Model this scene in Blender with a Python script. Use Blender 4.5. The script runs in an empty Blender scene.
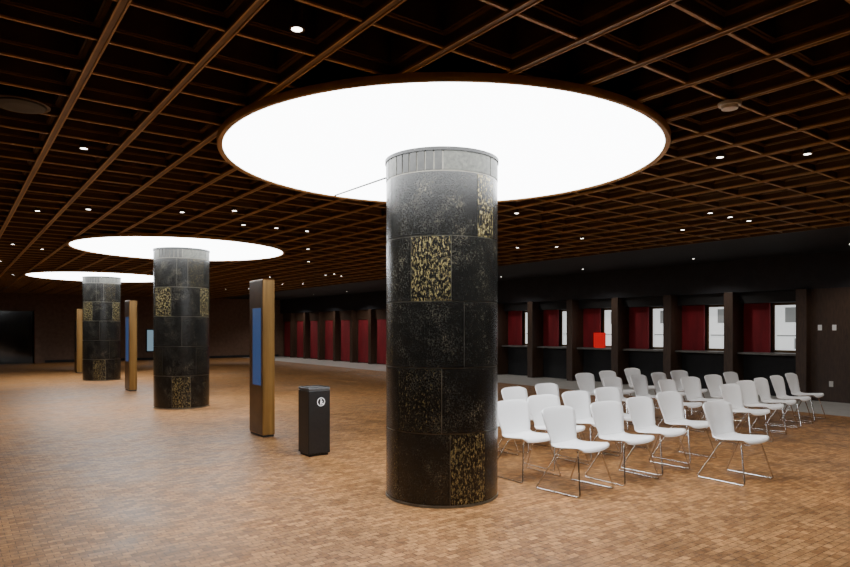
import bpy, bmesh, math, random
from mathutils import Vector, Matrix
random.seed(4)
scene = bpy.context.scene
COL = scene.collection

# ------------------------------------------------------------------ materials
def new_mat(name):
    m = bpy.data.materials.new(name); m.use_nodes = True
    nt = m.node_tree
    return m, nt, nt.nodes["Principled BSDF"]
def N(nt, t, **kw):
    n = nt.nodes.new(t)
    for k, v in kw.items(): setattr(n, k, v)
    return n
def L(nt, a, b): nt.links.new(a, b)
def coords(nt, scale=(1,1,1), rot=(0,0,0)):
    tc = N(nt, "ShaderNodeTexCoord"); mp = N(nt, "ShaderNodeMapping")
    mp.inputs["Scale"].default_value = scale; mp.inputs["Rotation"].default_value = rot
    L(nt, tc.outputs["Object"], mp.inputs["Vector"]); return mp.outputs["Vector"]
def ramp(nt, fac, stops):
    r = N(nt, "ShaderNodeValToRGB"); e = r.color_ramp.elements
    e[0].position, e[0].color = stops[0][0], (*stops[0][1], 1)
    e[1].position, e[1].color = stops[-1][0], (*stops[-1][1], 1)
    for p, c in stops[1:-1]:
        x = e.new(p); x.color = (*c, 1)
    L(nt, fac, r.inputs["Fac"]); return r.outputs["Color"]
def noise(nt, vec, scale, detail=4, rough=.6):
    n = N(nt, "ShaderNodeTexNoise"); n.inputs["Scale"].default_value = scale
    n.inputs["Detail"].default_value = detail; n.inputs["Roughness"].default_value = rough
    L(nt, vec, n.inputs["Vector"]); return n.outputs["Fac"]
def bump(nt, b, h, s=.3, d=.01):
    n = N(nt, "ShaderNodeBump"); n.inputs["Strength"].default_value = s; n.inputs["Distance"].default_value = d
    L(nt, h, n.inputs["Height"]); L(nt, n.outputs["Normal"], b.inputs["Normal"])
def mottled(name, c1, c2, scale=8, rough=.5, metal=0, stretch=(1,1,1), bs=.1):
    m, nt, b = new_mat(name)
    v = coords(nt, stretch); f = noise(nt, v, scale)
    L(nt, ramp(nt, f, [(.3, c1), (.7, c2)]), b.inputs["Base Color"])
    b.inputs["Roughness"].default_value = rough; b.inputs["Metallic"].default_value = metal
    if bs: bump(nt, b, f, bs, .004)
    return m
def emis(name, c, s, base=(.8,.8,.8)):
    m, nt, b = new_mat(name)
    b.inputs["Base Color"].default_value = (*base, 1)
    v = coords(nt); f = noise(nt, v, 2.0, 1)
    L(nt, ramp(nt, f, [(.0, tuple(x*.97 for x in c)), (1, c)]), b.inputs["Emission Color"])
    b.inputs["Emission Strength"].default_value = s
    return m

# floor of small brick blocks
M_floor, nt, b = new_mat("brick_block_floor")
v = coords(nt)
br = N(nt, "ShaderNodeTexBrick"); br.offset = .5
for k, val in (("Scale", 1), ("Brick Width", .095), ("Row Height", .060), ("Mortar Size", .003), ("Mortar Smooth", .3), ("Bias", 0.0)):
    br.inputs[k].default_value = val
br.inputs["Color1"].default_value = (.20, .092, .032, 1)
br.inputs["Color2"].default_value = (.40, .205, .078, 1)
br.inputs["Mortar"].default_value = (.10, .052, .024, 1)
L(nt, v, br.inputs["Vector"])
f1 = noise(nt, v, 20, 7, .8); f2 = noise(nt, v, 1.3, 7, .72)
c1 = ramp(nt, f1, [(.32, (.48,.46,.44)), (.5, (.95,.95,.95)), (.70, (1.55,1.46,1.32))])
c2 = ramp(nt, f2, [(.3, (.64,.64,.67)), (.5, (1.0,.98,.95)), (.7, (1.26,1.17,1.03))])
mx = N(nt, "ShaderNodeMix", data_type='RGBA', blend_type='MULTIPLY'); mx.inputs[0].default_value = 1
L(nt, br.outputs["Color"], mx.inputs[6]); L(nt, c1, mx.inputs[7])
mx2 = N(nt, "ShaderNodeMix", data_type='RGBA', blend_type='MULTIPLY'); mx2.inputs[0].default_value = 1
L(nt, mx.outputs[2], mx2.inputs[6]); L(nt, c2, mx2.inputs[7])
L(nt, mx2.outputs[2], b.inputs["Base Color"])
L(nt, ramp(nt, f2, [(.3, (.40,)*3), (.7, (.60,)*3)]), b.inputs["Roughness"])
b.inputs["Specular IOR Level"].default_value = .32
inv = N(nt, "ShaderNodeMath", operation='SUBTRACT'); inv.inputs[0].default_value = 1
L(nt, br.outputs["Fac"], inv.inputs[1]); bump(nt, b, inv.outputs[0], .35, .003)

M_stone = mottled("pale_stone_floor", (.44,.42,.39), (.58,.56,.53), 3, .3, bs=.03)
M_rib = mottled("dark_bronze_coffer", (.066,.033,.013), (.105,.052,.020), 5, .5, .0)
M_bead = mottled("golden_bronze_bead", (.36,.20,.070), (.47,.27,.098), 6, .42, .15)
M_ledge = mottled("dull_bronze_ledge", (.14,.076,.028), (.20,.11,.040), 6, .45, .1)
M_slab = mottled("dark_brown_coffer_panel", (.042,.023,.013), (.065,.036,.020), 4, .7)
M_black = mottled("matt_black_panel", (.008,.008,.009), (.014,.014,.016), 5, .7)
M_fascia = mottled("charcoal_fascia", (.012,.013,.018), (.022,.023,.03), 5, .6)
M_counter = mottled("grey_stone_counter", (.09,.085,.08), (.15,.145,.135), 9, .35)
M_wood = mottled("dark_walnut", (.034,.018,.011), (.068,.037,.022), 6, .45, stretch=(6,6,1))
M_brownwall = mottled("brown_stone_wall", (.13,.072,.045), (.20,.117,.075), 7, .7)
M_red = mottled("deep_red_fabric", (.14,.004,.009), (.24,.008,.016), 2.5, .85, stretch=(2,2,.6), bs=.15)
M_redsign = emis("glowing_red_plastic", (.9,.005,.005), .25, (.8,.006,.006))  # sign plastic given a glow of its own, though no lamp
M_disc = emis("luminous_diffuser", (.95,.98,1.0), 12.5)
M_lens = emis("downlight_lens", (1,.95,.88), 12)
M_win = emis("bright_office_glass", (.80,.84,.84), .95)
M_winblind = emis("glowing_grey_blind", (.35,.38,.38), .4, (.35,.35,.35))  # emits a little, so grey sections stay bright within the lit window
M_white = mottled("white_moulded_plastic", (.92,.92,.93), (.95,.95,.96), 3, .38, bs=0)
M_offwhite = mottled("off_white_plastic", (.6,.58,.54), (.66,.64,.6), 3, .5, bs=0)
M_chrome = mottled("polished_chrome", (.72,.72,.73), (.82,.82,.83), 5, .22, 1.0, bs=0)
M_kiosk = mottled("brushed_golden_bronze", (.16,.084,.022), (.33,.185,.053), 5, .34, .5, stretch=(3,3,.15), bs=.05)
M_kioskdark = mottled("dark_bronze_frame", (.09,.048,.017), (.15,.082,.029), 4, .35, .3)
M_blue = emis("blue_display", (.022,.062,.18), .75, (.02,.03,.06))
M_bluepale = emis("pale_display", (.30,.45,.55), .6, (.02,.03,.06))
M_bin = mottled("black_powder_coat", (.008,.008,.008), (.014,.014,.014), 30, .38, bs=.05)
M_bintop = mottled("grey_bin_top", (.06,.06,.062), (.10,.10,.10), 30, .4, bs=.05)  # lid mottled in a lighter grey than the black body
M_core = mottled("column_joint_black", (.008,.008,.008), (.015,.014,.012), 10, .5)
M_seam = mottled("column_seam_metal", (.12,.11,.09), (.18,.17,.14), 10, .35, .5)
M_glass, nt, b = new_mat("dark_glass")
v = coords(nt); f = noise(nt, v, 1.5)
L(nt, ramp(nt, f, [(.3,(.006,.005,.005)),(.7,(.02,.012,.010))]), b.inputs["Base Color"]); b.inputs["Roughness"].default_value = .08

def column_mat(name, gold):
    m, nt, b = new_mat(name)
    v = coords(nt)
    f = noise(nt, v, 70, 5, .75)
    fl = noise(nt, v, 5, 3, .6)
    add_ = N(nt, "ShaderNodeMath", operation='MULTIPLY_ADD'); L(nt, fl, add_.inputs[0]); add_.inputs[1].default_value = .45; L(nt, f, add_.inputs[2])
    dark = ramp(nt, add_.outputs[0], [(.64,(.007,.007,.0065)), (.82,(.018,.0175,.0155)), (.91,(.085,.075,.052)), (1.0,(.22,.185,.115))])
    if gold:
        v2 = coords(nt, (1,1,.5)); g = noise(nt, v2, 62 if gold == 1 else 80, 5, .65)
        lo = .51 if gold == 1 else .575
        mask = ramp(nt, g, [(lo,(0,0,0)), (lo+.09,(1,1,1))])
        mixc = N(nt, "ShaderNodeMix", data_type='RGBA')
        g2 = noise(nt, v, 100, 3)
        gc = ramp(nt, g2, [(.3,(.08,.062,.024)), (.55,(.25,.20,.085)), (.75,(.50,.43,.23))] if gold == 1 else [(.3,(.06,.045,.016)), (.7,(.25,.19,.075))])
        L(nt, mask, mixc.inputs[0]); L(nt, dark, mixc.inputs[6]); L(nt, gc, mixc.inputs[7])
        L(nt, mixc.outputs[2], b.inputs["Base Color"])
    else:
        L(nt, dark, b.inputs["Base Color"])
    b.inputs["Metallic"].default_value = .1
    b.inputs["Roughness"].default_value = .21
    b.inputs["Specular IOR Level"].default_value = .5
    bump(nt, b, f, .38, .005)
    return m
M_cp, M_cg, M_cf = column_mat("black_bronze_plain", 0), column_mat("black_bronze_gold_mottle", 1), column_mat("black_bronze_gold_flecks", 2)
M_collar = mottled("aged_pewter_collar", (.028,.028,.023), (.085,.085,.068), 28, .5, .1)
M_collardark = mottled("dark_collar_plate", (.008,.008,.007), (.03,.029,.024), 28, .4, .1)

# ------------------------------------------------------------------ mesh helpers
def obj_from(name, verts, faces, mats, parent=None, fm=None, smooth=False):
    me = bpy.data.meshes.new(name); me.from_pydata(verts, [], faces)
    if not isinstance(mats, (list, tuple)): mats = [mats]
    for m in mats: me.materials.append(m)
    if fm:
        for p, i in zip(me.polygons, fm): p.material_index = i
    if smooth:
        for p in me.polygons: p.use_smooth = True
    me.update()
    o = bpy.data.objects.new(name, me); COL.objects.link(o)
    if parent: o.parent = parent
    return o
def bxd(V, F, x0, x1, y0, y1, z0, z1):
    k = len(V)
    V += [(x0,y0,z0),(x1,y0,z0),(x1,y1,z0),(x0,y1,z0),(x0,y0,z1),(x1,y0,z1),(x1,y1,z1),(x0,y1,z1)]
    F += [(k,k+3,k+2,k+1),(k+4,k+5,k+6,k+7),(k,k+1,k+5,k+4),(k+1,k+2,k+6,k+5),(k+2,k+3,k+7,k+6),(k+3,k,k+4,k+7)]
def box(name, x0, x1, y0, y1, z0, z1, mat, parent=None, bev=0):
    V, F = [], []; bxd(V, F, x0, x1, y0, y1, z0, z1)
    o = obj_from(name, V, F, mat, parent)
    if bev:
        md = o.modifiers.new("bevel", 'BEVEL'); md.width = bev; md.segments = 2; md.limit_method = 'ANGLE'
    return o
def lathe(name, prof, mat, parent=None, seg=96, cap=True, smooth=True):
    V, F = [], []
    for r, z in prof:
        for i in range(seg):
            a = 2*math.pi*i/seg; V.append((r*math.cos(a), r*math.sin(a), z))
    for j in range(len(prof)-1):
        for i in range(seg):
            k = (i+1) % seg
            F.append((j*seg+i, j*seg+k, (j+1)*seg+k, (j+1)*seg+i))
    if cap:
        F.append(tuple(range(seg-1, -1, -1))); F.append(tuple((len(prof)-1)*seg+i for i in range(seg)))
    o = obj_from(name, V, F, mat, parent)
    if smooth:
        for p in o.data.polygons:
            if len(p.vertices) == 4: p.use_smooth = True
        md = o.modifiers.new("es", 'EDGE_SPLIT'); md.split_angle = math.radians(35)
    return o
def empty(name, loc, label, cat, group=None):
    e = bpy.data.objects.new(name, None); e.empty_display_size = .2; e.location = loc
    COL.objects.link(e); e["label"] = label; e["category"] = cat
    if group: e["group"] = group
    return e
def tag(o, label, cat, group=None):
    o["label"] = label; o["category"] = cat
    if group: o["group"] = group
    return o
def struct(o, label=None):
    o["kind"] = "structure"; o["label"] = label or o.name; return o
def tube(name, pts, rad, mat, parent=None, cyclic=False, fillet=.04):
    P = [Vector(p) for p in pts]; out = []
    n = len(P)
    for i, p in enumerate(P):
        if (i in (0, n-1) and not cyclic) or fillet == 0: out.append(p); continue
        a, c = P[i-1], P[(i+1) % n]
        d1, d2 = (a-p), (c-p)
        f = min(fillet, d1.length*.45, d2.length*.45)
        s, e = p+d1.normalized()*f, p+d2.normalized()*f
        for t in (0, .25, .5, .75, 1): out.append((1-t)**2*s + 2*t*(1-t)*p + t*t*e)
    cu = bpy.data.curves.new(name, 'CURVE'); cu.dimensions = '3D'; sp = cu.splines.new('POLY')
    sp.points.add(len(out)-1)
    for q, p in zip(sp.points, out): q.co = (*p, 1)
    sp.use_cyclic_u = cyclic; cu.bevel_depth = rad; cu.bevel_resolution = 2; cu.use_fill_caps = True
    t = bpy.data.objects.new(name+"_t", cu); COL.objects.link(t)
    bpy.context.view_layer.update()
    me = bpy.data.meshes.new_from_object(t.evaluated_get(bpy.context.evaluated_depsgraph_get()))
    bpy.data.objects.remove(t)
    me.materials.clear(); me.materials.append(mat)
    for p in me.polygons: p.use_smooth = True
    o = bpy.data.objects.new(name, me); COL.objects.link(o)
    if parent: o.parent = parent
    return o
def copy_thing(root, loc, rotz=0):
    r = root.copy(); COL.objects.link(r); r.location = loc; r.rotation_euler = (0, 0, rotz)
    def rec(src, dst):
        for ch in src.children:
            c = ch.copy(); COL.objects.link(c); c.parent = dst; rec(ch, c)
    rec(root, r); return r

# ------------------------------------------------------------------ camera (room axes: x across hall, y along the columns)
YAW = -math.atan2(.596, .803); CAMH = 1.55; FPX = 640.0
cam = bpy.data.cameras.new("camera"); cam.sensor_width = 36; cam.lens = FPX/850*36; cam.shift_y = .0535
co = bpy.data.objects.new("camera", cam); co.location = (0, 0, CAMH); co.rotation_euler = (math.radians(90), 0, YAW)
COL.objects.link(co); scene.camera = co
def survey(px, py, dz):     # bearing measurement -> position on a horizontal plane dz above/below the eye
    Y = FPX*abs(dz)/abs(py-329); X = (px-425)/FPX*Y
    return (.803*X+.596*Y, -.596*X+.803*Y)

# ------------------------------------------------------------------ shell
X0, X1, Y0, Y1 = -6.0, 15.05, -6.0, 34.0
XB = 15.85; ZC = 3.48; XE = 11.3; ZR = 3.17; XS = 12.75
struct(box("floor", X0, XS, Y0, Y1, -.1, 0, M_floor), "brown brick block floor")
struct(box("floor", XS, XB, Y0, Y1, -.1, 0, M_stone), "pale polished stone floor strip")
struct(box("ceiling", X0, XE, Y0, Y1, ZC, ZC+.1, M_slab), "dark ceiling slab above the coffers")
struct(box("ceiling", XE, XB, Y0, Y1, 3.19, ZC+.1, M_black), "flat black ceiling in front of the counters")
struct(box("wall_left", X0-.1, X0, Y0, Y1, 0, ZC, M_brownwall), "brown wall")
struct(box("wall_rear", X0, XB, Y0-.1, Y0, 0, ZC, M_brownwall), "brown wall")
struct(box("wall_right", XB, XB+.1, Y0, Y1, 0, ZC, M_wood), "dark wall behind the service booths")
struct(box("wall_end", X0, XB, Y1, Y1+.1, 0, ZC, M_brownwall), "brown stone end wall")
struct(box("baseboard_end", 3.5, 14.9, Y1-.03, Y1, 0, .12, M_black), "black baseboard")

# coffer grid
P = .541; V, F, FM = [], [], []
vx = 1.235; uy = 3.46
def add(b_, m):
    n0 = len(F); bxd(V, F, *b_); FM.extend([m]*(len(F)-n0))
xs = [vx+P*i for i in range(-14, 40) if X0 < vx+P*i < XE-.05]
ys = [uy+P*i for i in range(-18, 80) if Y0 < uy+P*i < Y1-.05]
for x in xs:
    add((x-.026, x-.016, Y0, Y1, ZR-.004, ZR+.010), 1)
    add((x+.016, x+.026, Y0, Y1, ZR-.004, ZR+.010), 1)
    add((x-.024, x+.024, Y0, Y1, ZR+.002, ZR+.02), 2)
    add((x-.017, x+.017, Y0, Y1, ZR+.02, ZC), 0)
    add((x-.040, x+.040, Y0, Y1, ZR+.075, ZR+.084), 2)
    add((x-.054, x+.054, Y0, Y1, ZR+.084, ZC), 0)
for y in ys:
    add((X0, XE, y-.010, y+.010, ZR+.008, ZR+.020), 1)
    add((X0, XE, y-.013, y+.013, ZR+.018, ZC), 0)
    add((X0, XE, y-.030, y+.030, ZR+.076, ZR+.085), 2)
    add((X0, XE, y-.044, y+.044, ZR+.085, ZC), 0)
add((XE-.03, XE, Y0, Y1, ZR-.01, ZC), 0)
o = obj_from("ceiling", V, F, [M_rib, M_bead, M_ledge], fm=FM); struct(o, "bronze square coffer grid ceiling")

# ------------------------------------------------------------------ luminous discs and columns
CX = 3.73; CYS = [4.76, 13.2, 21.6]; DR = 1.975; ZD = 3.13
def curved(name, r0, r1, a0, a1, z0, z1, mat, parent):
    n = max(3, int(abs(a1-a0)/math.radians(3))); V, F = [], []
    for i in range(n+1):
        a = a0+(a1-a0)*i/n; c, s = math.cos(a), math.sin(a)
        V += [(r0*c, r0*s, z0), (r1*c, r1*s, z0), (r1*c, r1*s, z1), (r0*c, r0*s, z1)]
    for i in range(n):
        k = i*4
        for j in range(4):
            F.append((k+j, k+(j+1) % 4, k+4+(j+1) % 4, k+4+j))
    F += [(3,2,1,0), (n*4, n*4+1, n*4+2, n*4+3)]
    o = obj_from(name, V, F, mat, parent)
    me = o.data
    bm = bmesh.new(); bm.from_mesh(me); bmesh.ops.recalc_face_normals(bm, faces=bm.faces); bm.to_mesh(me); bm.free()
    for p in me.polygons:
        p.use_smooth = True
    md = o.modifiers.new("es", 'EDGE_SPLIT'); md.split_angle = math.radians(30)
    return o
ZT = [0.02, .64, 1.21, 1.79, 2.36, 2.92]
# layout (degrees from the camera-facing side, material) around each tier, bottom to top
TIERS = [
    [(-84,-48,2),(-48,8,0),(8,47,1),(47,110,0),(110,150,1),(150,215,0),(215,276,0)],
    [(-95,-47,0),(-47,0,2),(0,62,0),(62,98,2),(98,170,0),(170,200,1),(200,265,0)],
    [(-57,22,0),(22,75,0),(75,120,2),(120,190,0),(190,250,0),(250,303,2)],
    [(-80,-31,0),(-31,9,1),(9,64,0),(64,125,0),(125,160,1),(160,230,0),(230,280,0)],
    [(-60,37,0),(37,62,1),(62,140,0),(140,170,1),(170,240,0),(240,300,0)],
]
TIERS2 = [
    [(-88,-20,0),(-20,18,1),(18,48,0),(48,80,2),(80,160,0),(160,200,1),(200,272,0)],
    [(-75,-42,2),(-42,30,0),(30,62,2),(62,130,0),(130,200,0),(200,285,2)],
    [(-60,0,0),(0,58,0),(58,90,2),(90,180,0),(180,240,1),(240,300,0)],
    [(-66,-22,1),(-22,40,0),(40,75,1),(75,150,0),(150,220,2),(220,294,0)],
    [(-80,-10,0),(-10,12,0),(12,50,2),(50,120,0),(120,200,2),(200,280,0)],
]
for ci, cy in enumerate(CYS):
    c = empty("column", (CX, cy, 0), "round black bronze column with gold-mottled panels meeting a luminous disc", "column", "hall columns")
    base = math.atan2(-cy, -CX) + (0, 0, -.12)[ci]
    lathe("column_core", [(.53,0),(.53,.02),(.519,.02),(.519,2.9),(.521,2.92),(.515,3.12)], M_seam, c)
    g = math.radians(.35)
    for ti, tier in enumerate(TIERS if ci == 0 else TIERS2):
        for a0, a1, m in tier:
            curved("cladding_panel", .505, .524, base+math.radians(a0)+g, base+math.radians(a1)-g, ZT[ti]+.005, ZT[ti+1]-.005, (M_cp, M_cg, M_cf)[m], c)
    # collar: striped narrow plates then broad plates
    a = -50
    segs = []
    while a < 310:
        w = 8.5 if a < 0 or (a > 115 and (a % 120) < 45) else 55
        w = min(w, 310-a); segs.append((a, a+w)); a += w
    for k, (a0, a1) in enumerate(segs):
        curved("collar_plate", .507, .526, base+math.radians(a0)+g*1.8, base+math.radians(a1)-g*1.8, 2.928, 3.095, M_collardark if a1-a0 < 10 else M_collar, c)
    lathe("top_ring", [(.50,3.095),(.535,3.095),(.535,3.125),(.50,3.125)], M_core, c, cap=False)
    d = empty("luminous_ceiling_disc", (CX, cy, ZD), "large glowing white round ceiling light with bronze rim", "ceiling light", "luminous discs")
    lathe("diffuser", [(DR,0),(DR,.01)], M_disc, d, seg=128)
    lathe("rim", [(DR,-.010),(DR+.018,-.016),(DR+.040,-.016),(DR+.048,.0),(DR+.048,.036),(DR,.036)], M_bead, d, seg=128, cap=False)
    lathe("housing", [(DR+.04,.02),(DR+.04,.038)], M_core, d, seg=128)

# hanging wire from disc to column collar
wv = survey(335, 196, ZD-.02-CAMH)
base = math.atan2(-CYS[0], -CX)
pe = (CX+.532*math.cos(base-math.radians(86)), CYS[0]+.532*math.sin(base-math.radians(86)), 2.97)
w = tube("wire", [(wv[0], wv[1], ZD-.014), pe], .009, M_core, fillet=0)
tag(w, "thin black wire strung from disc to column", "wire")

# ------------------------------------------------------------------ kiosks
for i, ky in enumerate((8.95, 17.4, 25.6)):
    k = empty("information_kiosk", (3.67, ky, 0), "tall golden bronze kiosk slab with glowing blue screen", "kiosk", "kiosks between columns")
    box("body", -.09, .09, -.25, .25, .03, 2.26, M_kiosk, k, .006)
    box("plinth", -.08, .08, -.24, .24, 0, .03, M_core, k)
    box("side_panel", -.098, -.0905, -.235, .235, .05, 2.24, M_kioskdark, k, .002)
    if i < 2:
        box("screen", -.104, -.0985, -.20, .10, .74, 1.85, M_blue, k)
    else:
        k["label"] = "tall golden bronze kiosk slab with dark unlit side"
        box("screen", -.104, -.0985, -.20, .10, .74, 1.85, M_core, k)

# ------------------------------------------------------------------ litter bin
bx, by = 3.62, 7.18
t = empty("litter_bin", (bx, by, 0), "square black metal litter bin with round white emblem", "litter bin")
S = .145
box("body", -S, S, -S, S, .03, .80, M_bin, t, .008)
box("plinth", -S+.02, S-.02, -S+.02, S-.02, 0, .03, M_core, t)
box("lid", -S, S, -S, S, .804, .835, M_bintop, t, .006)
V, F = [], []
bxd(V, F, -S+.012, S-.012, -S+.012, -S+.02, .83, .842); bxd(V, F, -S+.012, S-.012, S-.02, S-.012, .83, .842); bxd(V, F, -S+.012, -S+.02, -S+.02, S-.02, .83, .842); bxd(V, F, S-.02, S-.012, -S+.02, S-.02, .83, .842)
obj_from("lid_rim", V, F, M_bin, t)
def flat_disc(V, F, cx, cz, r0, r1, y, n=32):
    k = len(V)
    for i in range(n):
        a = 2*math.pi*i/n; V.append((cx+r1*math.cos(a), y, cz+r1*math.sin(a)))
    if r0 == 0: F.append(tuple(k+i for i in range(n))); return
    for i in range(n):
        a = 2*math.pi*i/n; V.append((cx+r0*math.cos(a), y, cz+r0*math.sin(a)))
    for i in range(n):
        j = (i+1) % n; F.append((k+i, k+j, k+n+j, k+n+i))
V, F = [], []; y = -S-.002; cz = .66; ex = .02; q = .85
flat_disc(V, F, ex, cz, .052*q, .062*q, y)
flat_disc(V, F, ex, cz+.028*q, 0, .011*q, y, 16)
def quad(a, b_, c_, d_):
    k = len(V); V.extend([(ex+p[0]*q, y, cz+p[1]*q) for p in (a, b_, c_, d_)]); F.append((k, k+1, k+2, k+3))
quad((-.014,-.012),(.012,-.012),(.014,.014),(-.010,.014)); quad((-.016,-.042),(-.006,-.042),(0,-.012),(-.013,-.012))
quad((.006,-.042),(.016,-.042),(.012,-.012),(.002,-.012)); quad((.010,.006),(.030,-.004),(.030,.003),(.012,.014))
quad((.022,-.038),(.036,-.038),(.038,-.016),(.020,-.016))
obj_from("emblem", V, F, M_white, t)

# ------------------------------------------------------------------ chair
def chair_profile(s):
    pts = [(-.235,.405),(-.225,.432),(-.19,.447),(-.08,.437),(.05,.426),(.13,.434),(.180,.475),(.208,.545),(.232,.65),(.262,.755),(.285,.805)]
    wid = [.212,.236,.246,.246,.242,.226,.208,.222,.252,.264,.248]
    x = s*(len(pts)-1); i = min(int(x), len(pts)-2); f = x-i
    def cr(a, b_, c_, d_): return .5*((2*b_)+(-a+c_)*f+(2*a-5*b_+4*c_-d_)*f*f+(-a+3*b_-3*c_+d_)*f**3)
    g = lambda A, k: A[max(0, min(len(A)-1, k))]
    yv = cr(*[g([p[0] for p in pts], i+k) for k in (-1,0,1,2)])
    zv = cr(*[g([p[1] for p in pts], i+k) for k in (-1,0,1,2)])
    wv_ = cr(*[g(wid, i+k) for k in (-1,0,1,2)])
    return yv, zv, wv_
def shell(name, s0, s1, parent):
    R, C = 24, 12; V, F = [], []
    for j in range(R+1):
        s = s0+(s1-s0)*j/R; yv, zv, w = chair_profile(s)
        back = max(0, min(1, (s-.5)/.15))
        for i in range(C+1):
            tt = 2*i/C-1
            cup = abs(tt)**2.2
            V.append((w*tt, yv-back*.045*cup, zv+(1-back)*.020*cup - (.026*abs(tt)**5*(s-.9)/.1 if s > .9 else 0)))
    for j in range(R):
        for i in range(C):
            k = j*(C+1)+i; F.append((k, k+1, k+C+2, k+C+1))
    o = obj_from(name, V, F, M_white, parent, smooth=True)
    md = o.modifiers.new("solid", 'SOLIDIFY'); md.thickness = .010; md.offset = -1
    return o
def make_chair(loc):
    c = empty("stacking_chair", loc, "white moulded plastic chair with chrome wire sled base", "chair", "rows of white chairs")
    shell("seat", 0, .56, c); shell("backrest", .56, 1, c)
    for sx in (-1, 1):
        tube("sled_leg", [(sx*.12,-.13,.418),(sx*.185,-.15,.405),(sx*.285,-.245,.008),(sx*.285,.285,.008),(sx*.185,.07,.402),(sx*.12,.06,.414)], .0075, M_chrome, c, fillet=.03)
    V, F = [], []
    bxd(V, F, -.17, .17, -.15, -.125, .405, .418); bxd(V, F, -.17, .17, .045, .07, .40, .413)
    obj_from("seat_support", V, F, M_chrome, c)
    return c
tops = [(4.84,4.68),(5.02,5.34),(5.10,6.00),(5.19,6.70),
        (5.75,4.45),(5.85,5.10),(5.91,5.79),(6.06,6.55),
        (4.19,4.68),(4.19,5.38),(4.24,6.03),(4.38,6.80),
        (3.52,6.30),
        (4.51,8.43),(4.68,9.20),(4.80,9.90),(4.89,10.60),(5.00,11.35),
        (5.45,8.45),(5.55,9.20),(5.60,9.95),(5.78,10.85),
        (6.27,8.25),(6.31,8.98),(6.45,9.75),(6.55,10.5),
        (7.1,8.6),(7.23,9.38),(7.45,10.4)]
first = None
SC = .965
for i, (u, v_) in enumerate(tops):
    loc = (v_*1.04, u*1.04-.26, 0); rz = math.radians(random.uniform(-4, 7))
    if first is None: first = make_chair(loc); first.rotation_euler = (0, 0, rz); first.scale = (SC, SC, SC)
    else: copy_thing(first, loc, rz)

# ------------------------------------------------------------------ service booths along the right wall
PIT = 1.62
ybay = 6.30
n = 0
struct(box("wall_right", X1, XB, 5.30, 6.22, 0, 2.42, M_wood), "dark walnut wall pier")
struct(box("wall_right", X1-.02, XB, Y0, Y1, 2.42, 3.19, M_fascia), "charcoal fascia above the booths")
struct(box("wall_right", X1, XB, Y0, 3.6, 0, 2.42, M_wood), "dark walnut wall")
ti = 1
while ybay < 33.5:
    y0, y1 = ybay, min(ybay+PIT, 33.95)
    # piers
    o = box("trim_%d" % ti, X1-.20, XB, y0-.11, y0+.11, 0, 2.42, M_wood, None, .008); struct(o, "dark walnut pier between booths"); ti += 1
    full = ybay > 17.5
    e = empty("service_booth", (X1, (y0+y1)/2, 0), "walnut ticket booth with red panel" + ("" if full else ", lit glass window and counter"), "service booth", "service booths")
    h = (y1-y0)/2-.115
    if full:
        box("red_panel", .05, .10, -h, h*.85, .02, 1.98, M_red, e, .02)
        box("header", .03, .45, -h, h, 1.98, 2.415, M_wood, e)
        box("side_frame", .05, .5, h*.85, h, 0.0, 1.98, M_wood, e)
    else:
        box("counter_front", .30, .75, -h, h, 0, .94, M_black, e)
        box("counter_top", .0, .75, -h, h, .95, 1.0, M_counter, e, .005)
        box("header", .10, .79, -h, h, 2.16, 2.415, M_black, e)
        box("red_panel", .30, .36, .09, h, 1.001, 2.158, M_red, e)
        box("window_glass", .47, .49, -h+.05, .04, 1.06, 2.10, M_win, e)
        V, F = [], []
        for b_ in ((.45,.51,-h,-h+.05,1.001,2.158),(.45,.51,.04,.09,1.001,2.158),(.45,.51,-h+.05,.04,1.001,1.06),(.45,.51,-h+.05,.04,2.10,2.158)): bxd(V, F, *b_)
        obj_from("window_frame", V, F, M_kioskdark, e)
        box("window_ledge", .43, .465, -h+.08, -.02, 1.38, 1.41, M_winblind, e)  # ledge, blind and shelf glow as grey sections of the window
        box("blind", .44, .465, -h+.24, -h+.50, 1.70, 2.05, M_winblind, e)
        box("shelf_unit", .44, .465, -h+.10, -h+.30, 1.09, 1.34, M_winblind, e)
    ybay += PIT; n += 1
# bay at the frame edge
e = empty("service_booth", (X1, 4.45, 0), "walnut ticket booth with red panel, lit glass window and counter", "service booth", "service booths")
box("counter_front", .30, .75, -.84, .84, 0, .94, M_black, e); box("counter_top", .0, .75, -.84, .84, .95, 1.0, M_counter, e)
box("red_panel", .30, .36, -.06, .84, 1.001, 2.158, M_red, e); box("header", .05, .75, -.84, .84, 2.16, 2.415, M_black, e)

# switch plates, outlet on pier
for yy, zz, hh in ((6.0,1.58,.06),(5.72,1.58,.06),(5.78,.38,.06)):
    p = box("switch_plate" if zz > 1 else "wall_outlet", X1-.012, X1, yy-.04, yy+.04, zz-hh, zz+hh, M_white if zz > 1 else M_offwhite, None, .003)
    tag(p, "small white plate on the walnut pier", "switch" if zz > 1 else "outlet")
# bright red sign on the counter
e = empty("counter_sign", (15.12, 11.88, 1.002), "bright red rectangular sign standing at a booth counter", "sign")
box("sign_panel", -.012, .012, -.21, .21, .02, .44, M_redsign, e, .004); box("foot", -.05, .05, -.15, .15, 0, .02, M_redsign, e, .004)

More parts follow.
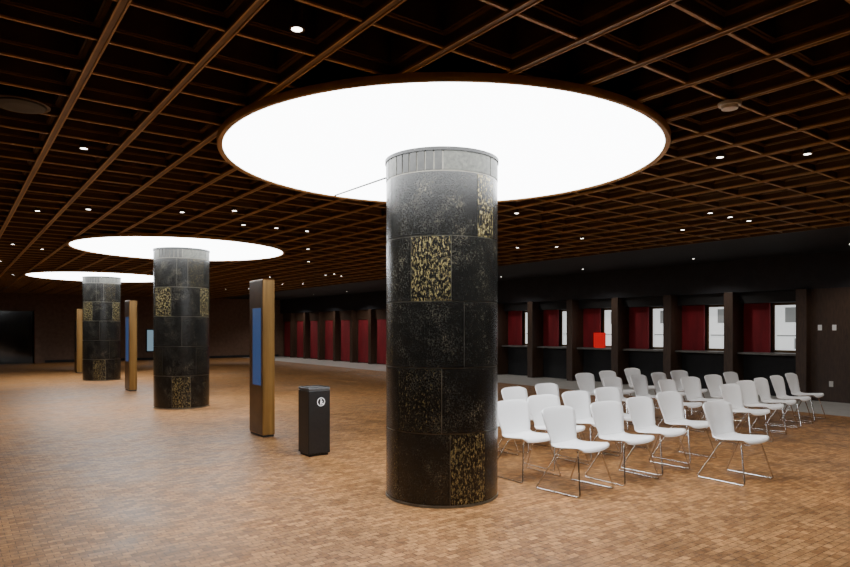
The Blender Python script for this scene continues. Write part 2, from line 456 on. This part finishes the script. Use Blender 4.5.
# ------------------------------------------------------------------ end wall features
struct(box("door_1", -1.5, 3.1, Y1-.06, Y1, 0, 2.35, M_glass), "dark glass entrance doors")
box_tr = box("trim_40", 3.05, 3.3, Y1-.5, Y1-.001, 0, 2.4, M_brownwall); struct(box_tr, "stone pier beside the glass doors")
d = empty("wall_display", (8.05, Y1-.035, .45), "pale glowing upright display in black frame", "screen")
box("frame", -.20, .20, -.06, -.001, -.05, 1.10, M_black, d); box("screen", -.15, .15, -.066, -.061, 0, 1.05, M_bluepale, d)

# ------------------------------------------------------------------ downlights
dl = [(77,151),(288,34),(32,213),(85,206),(225,211),(240,222),(282,228),(297,229),(345,274),(318,275),(331,276),(290,284),(505,216),(507,248),(546,247),
      (778,160),(693,216),(716,214),(742,214),(690,228),(725,222),(690,160),(12,262),(40,250),(262,247),(560,262),(600,238),(640,248),(230,290),(250,289),(310,262),(380,252),(10,243),
      (530,262),(300,250),(20,275),(185,213),(300,284),(270,277),(415,262)]
first = None; used = []
def snap(a, o_): return o_+P*(math.floor((a-o_)/P)+.5)
def downlight(wx, wy, z=ZR-.002):
    global first
    if first is None:
        first = empty("recessed_downlight", (wx, wy, z), "small round lit downlight set in a ceiling coffer", "downlight", "coffer downlights")
        lathe("housing", [(.030,0),(.042,0),(.042,.02),(.03,.05),(.03,.26)], M_rib, first, seg=24, cap=False)
        lathe("lens", [(.030,.001),(.030,.011)], M_lens, first, seg=24)
    else: copy_thing(first, (wx, wy, z))
for px, py in dl:
    wx, wy = survey(px, py, ZR-CAMH)
    wx, wy = snap(wx, vx), snap(wy, uy)
    if wx > XE-.2 or wy > Y1-.3 or any(math.hypot(wx-CX, wy-c_) < DR+.2 for c_ in CYS) or (wx, wy) in used: continue
    used.append((wx, wy)); downlight(wx, wy)
# smoke detector and loudspeaker
wx, wy = survey(723, 95, ZR-CAMH); wx, wy = snap(wx, vx)+P/2, snap(wy, uy)+P/2
s = empty("smoke_detector", (wx, wy, ZR-.004), "round white smoke detector under a coffer crossing", "smoke detector")
lathe("base", [(.075,-.02),(.08,0),(.08,.001)], M_offwhite, s, seg=32); lathe("dome", [(.03,-.05),(.055,-.042),(.06,-.0205)], M_offwhite, s, seg=32)
wx, wy = survey(20, 103, ZR-CAMH)
s = empty("ceiling_speaker", (wx, wy, ZR-.004), "round black ceiling loudspeaker grille", "loudspeaker")
lathe("grille", [(.10,-.03),(.16,-.022),(.17,-.001)], M_core, s, seg=40); lathe("ring", [(.171,-.012),(.19,-.012),(.19,0),(.171,0)], M_rib, s, seg=40, cap=False)

# ------------------------------------------------------------------ lights
def spot(x, y, z, e_, ang=110, col=(1,.95,.88)):
    l = bpy.data.lights.new("fill_spot", 'SPOT'); l.energy = e_; l.spot_size = math.radians(ang); l.spot_blend = .6; l.color = col; l.shadow_soft_size = .06
    o = bpy.data.objects.new("fill_spot", l); o.location = (x, y, z); COL.objects.link(o)
for (x, y, e_) in ((6.2,2.4,90),(8.5,2.5,120),(10.5,3.6,140),(7.6,4.6,60),(10.3,7.4,90),(8.5,13,70),(8.5,18,80),(8.5,24,80),(0,9,30),(0,16,50),(0,24,80),(8,30.5,140),(11.5,31,110),(4.5,31,120),(-1,31,50)):  # fill spots added to brighten the chairs, hall and end wall
    spot(x, y, 3.14, e_)
yy = 5.0
while yy < 33:
    spot(13.9, yy, 3.15, 70 if yy < 17 else 120, 135); downlight(13.9, yy, 3.184); yy += 3.24  # spots and matching downlights added to light the booths and pale floor
w = bpy.data.worlds.new("world"); scene.world = w; w.use_nodes = True
w.node_tree.nodes["Background"].inputs[0].default_value = (.02, .02, .022, 1)
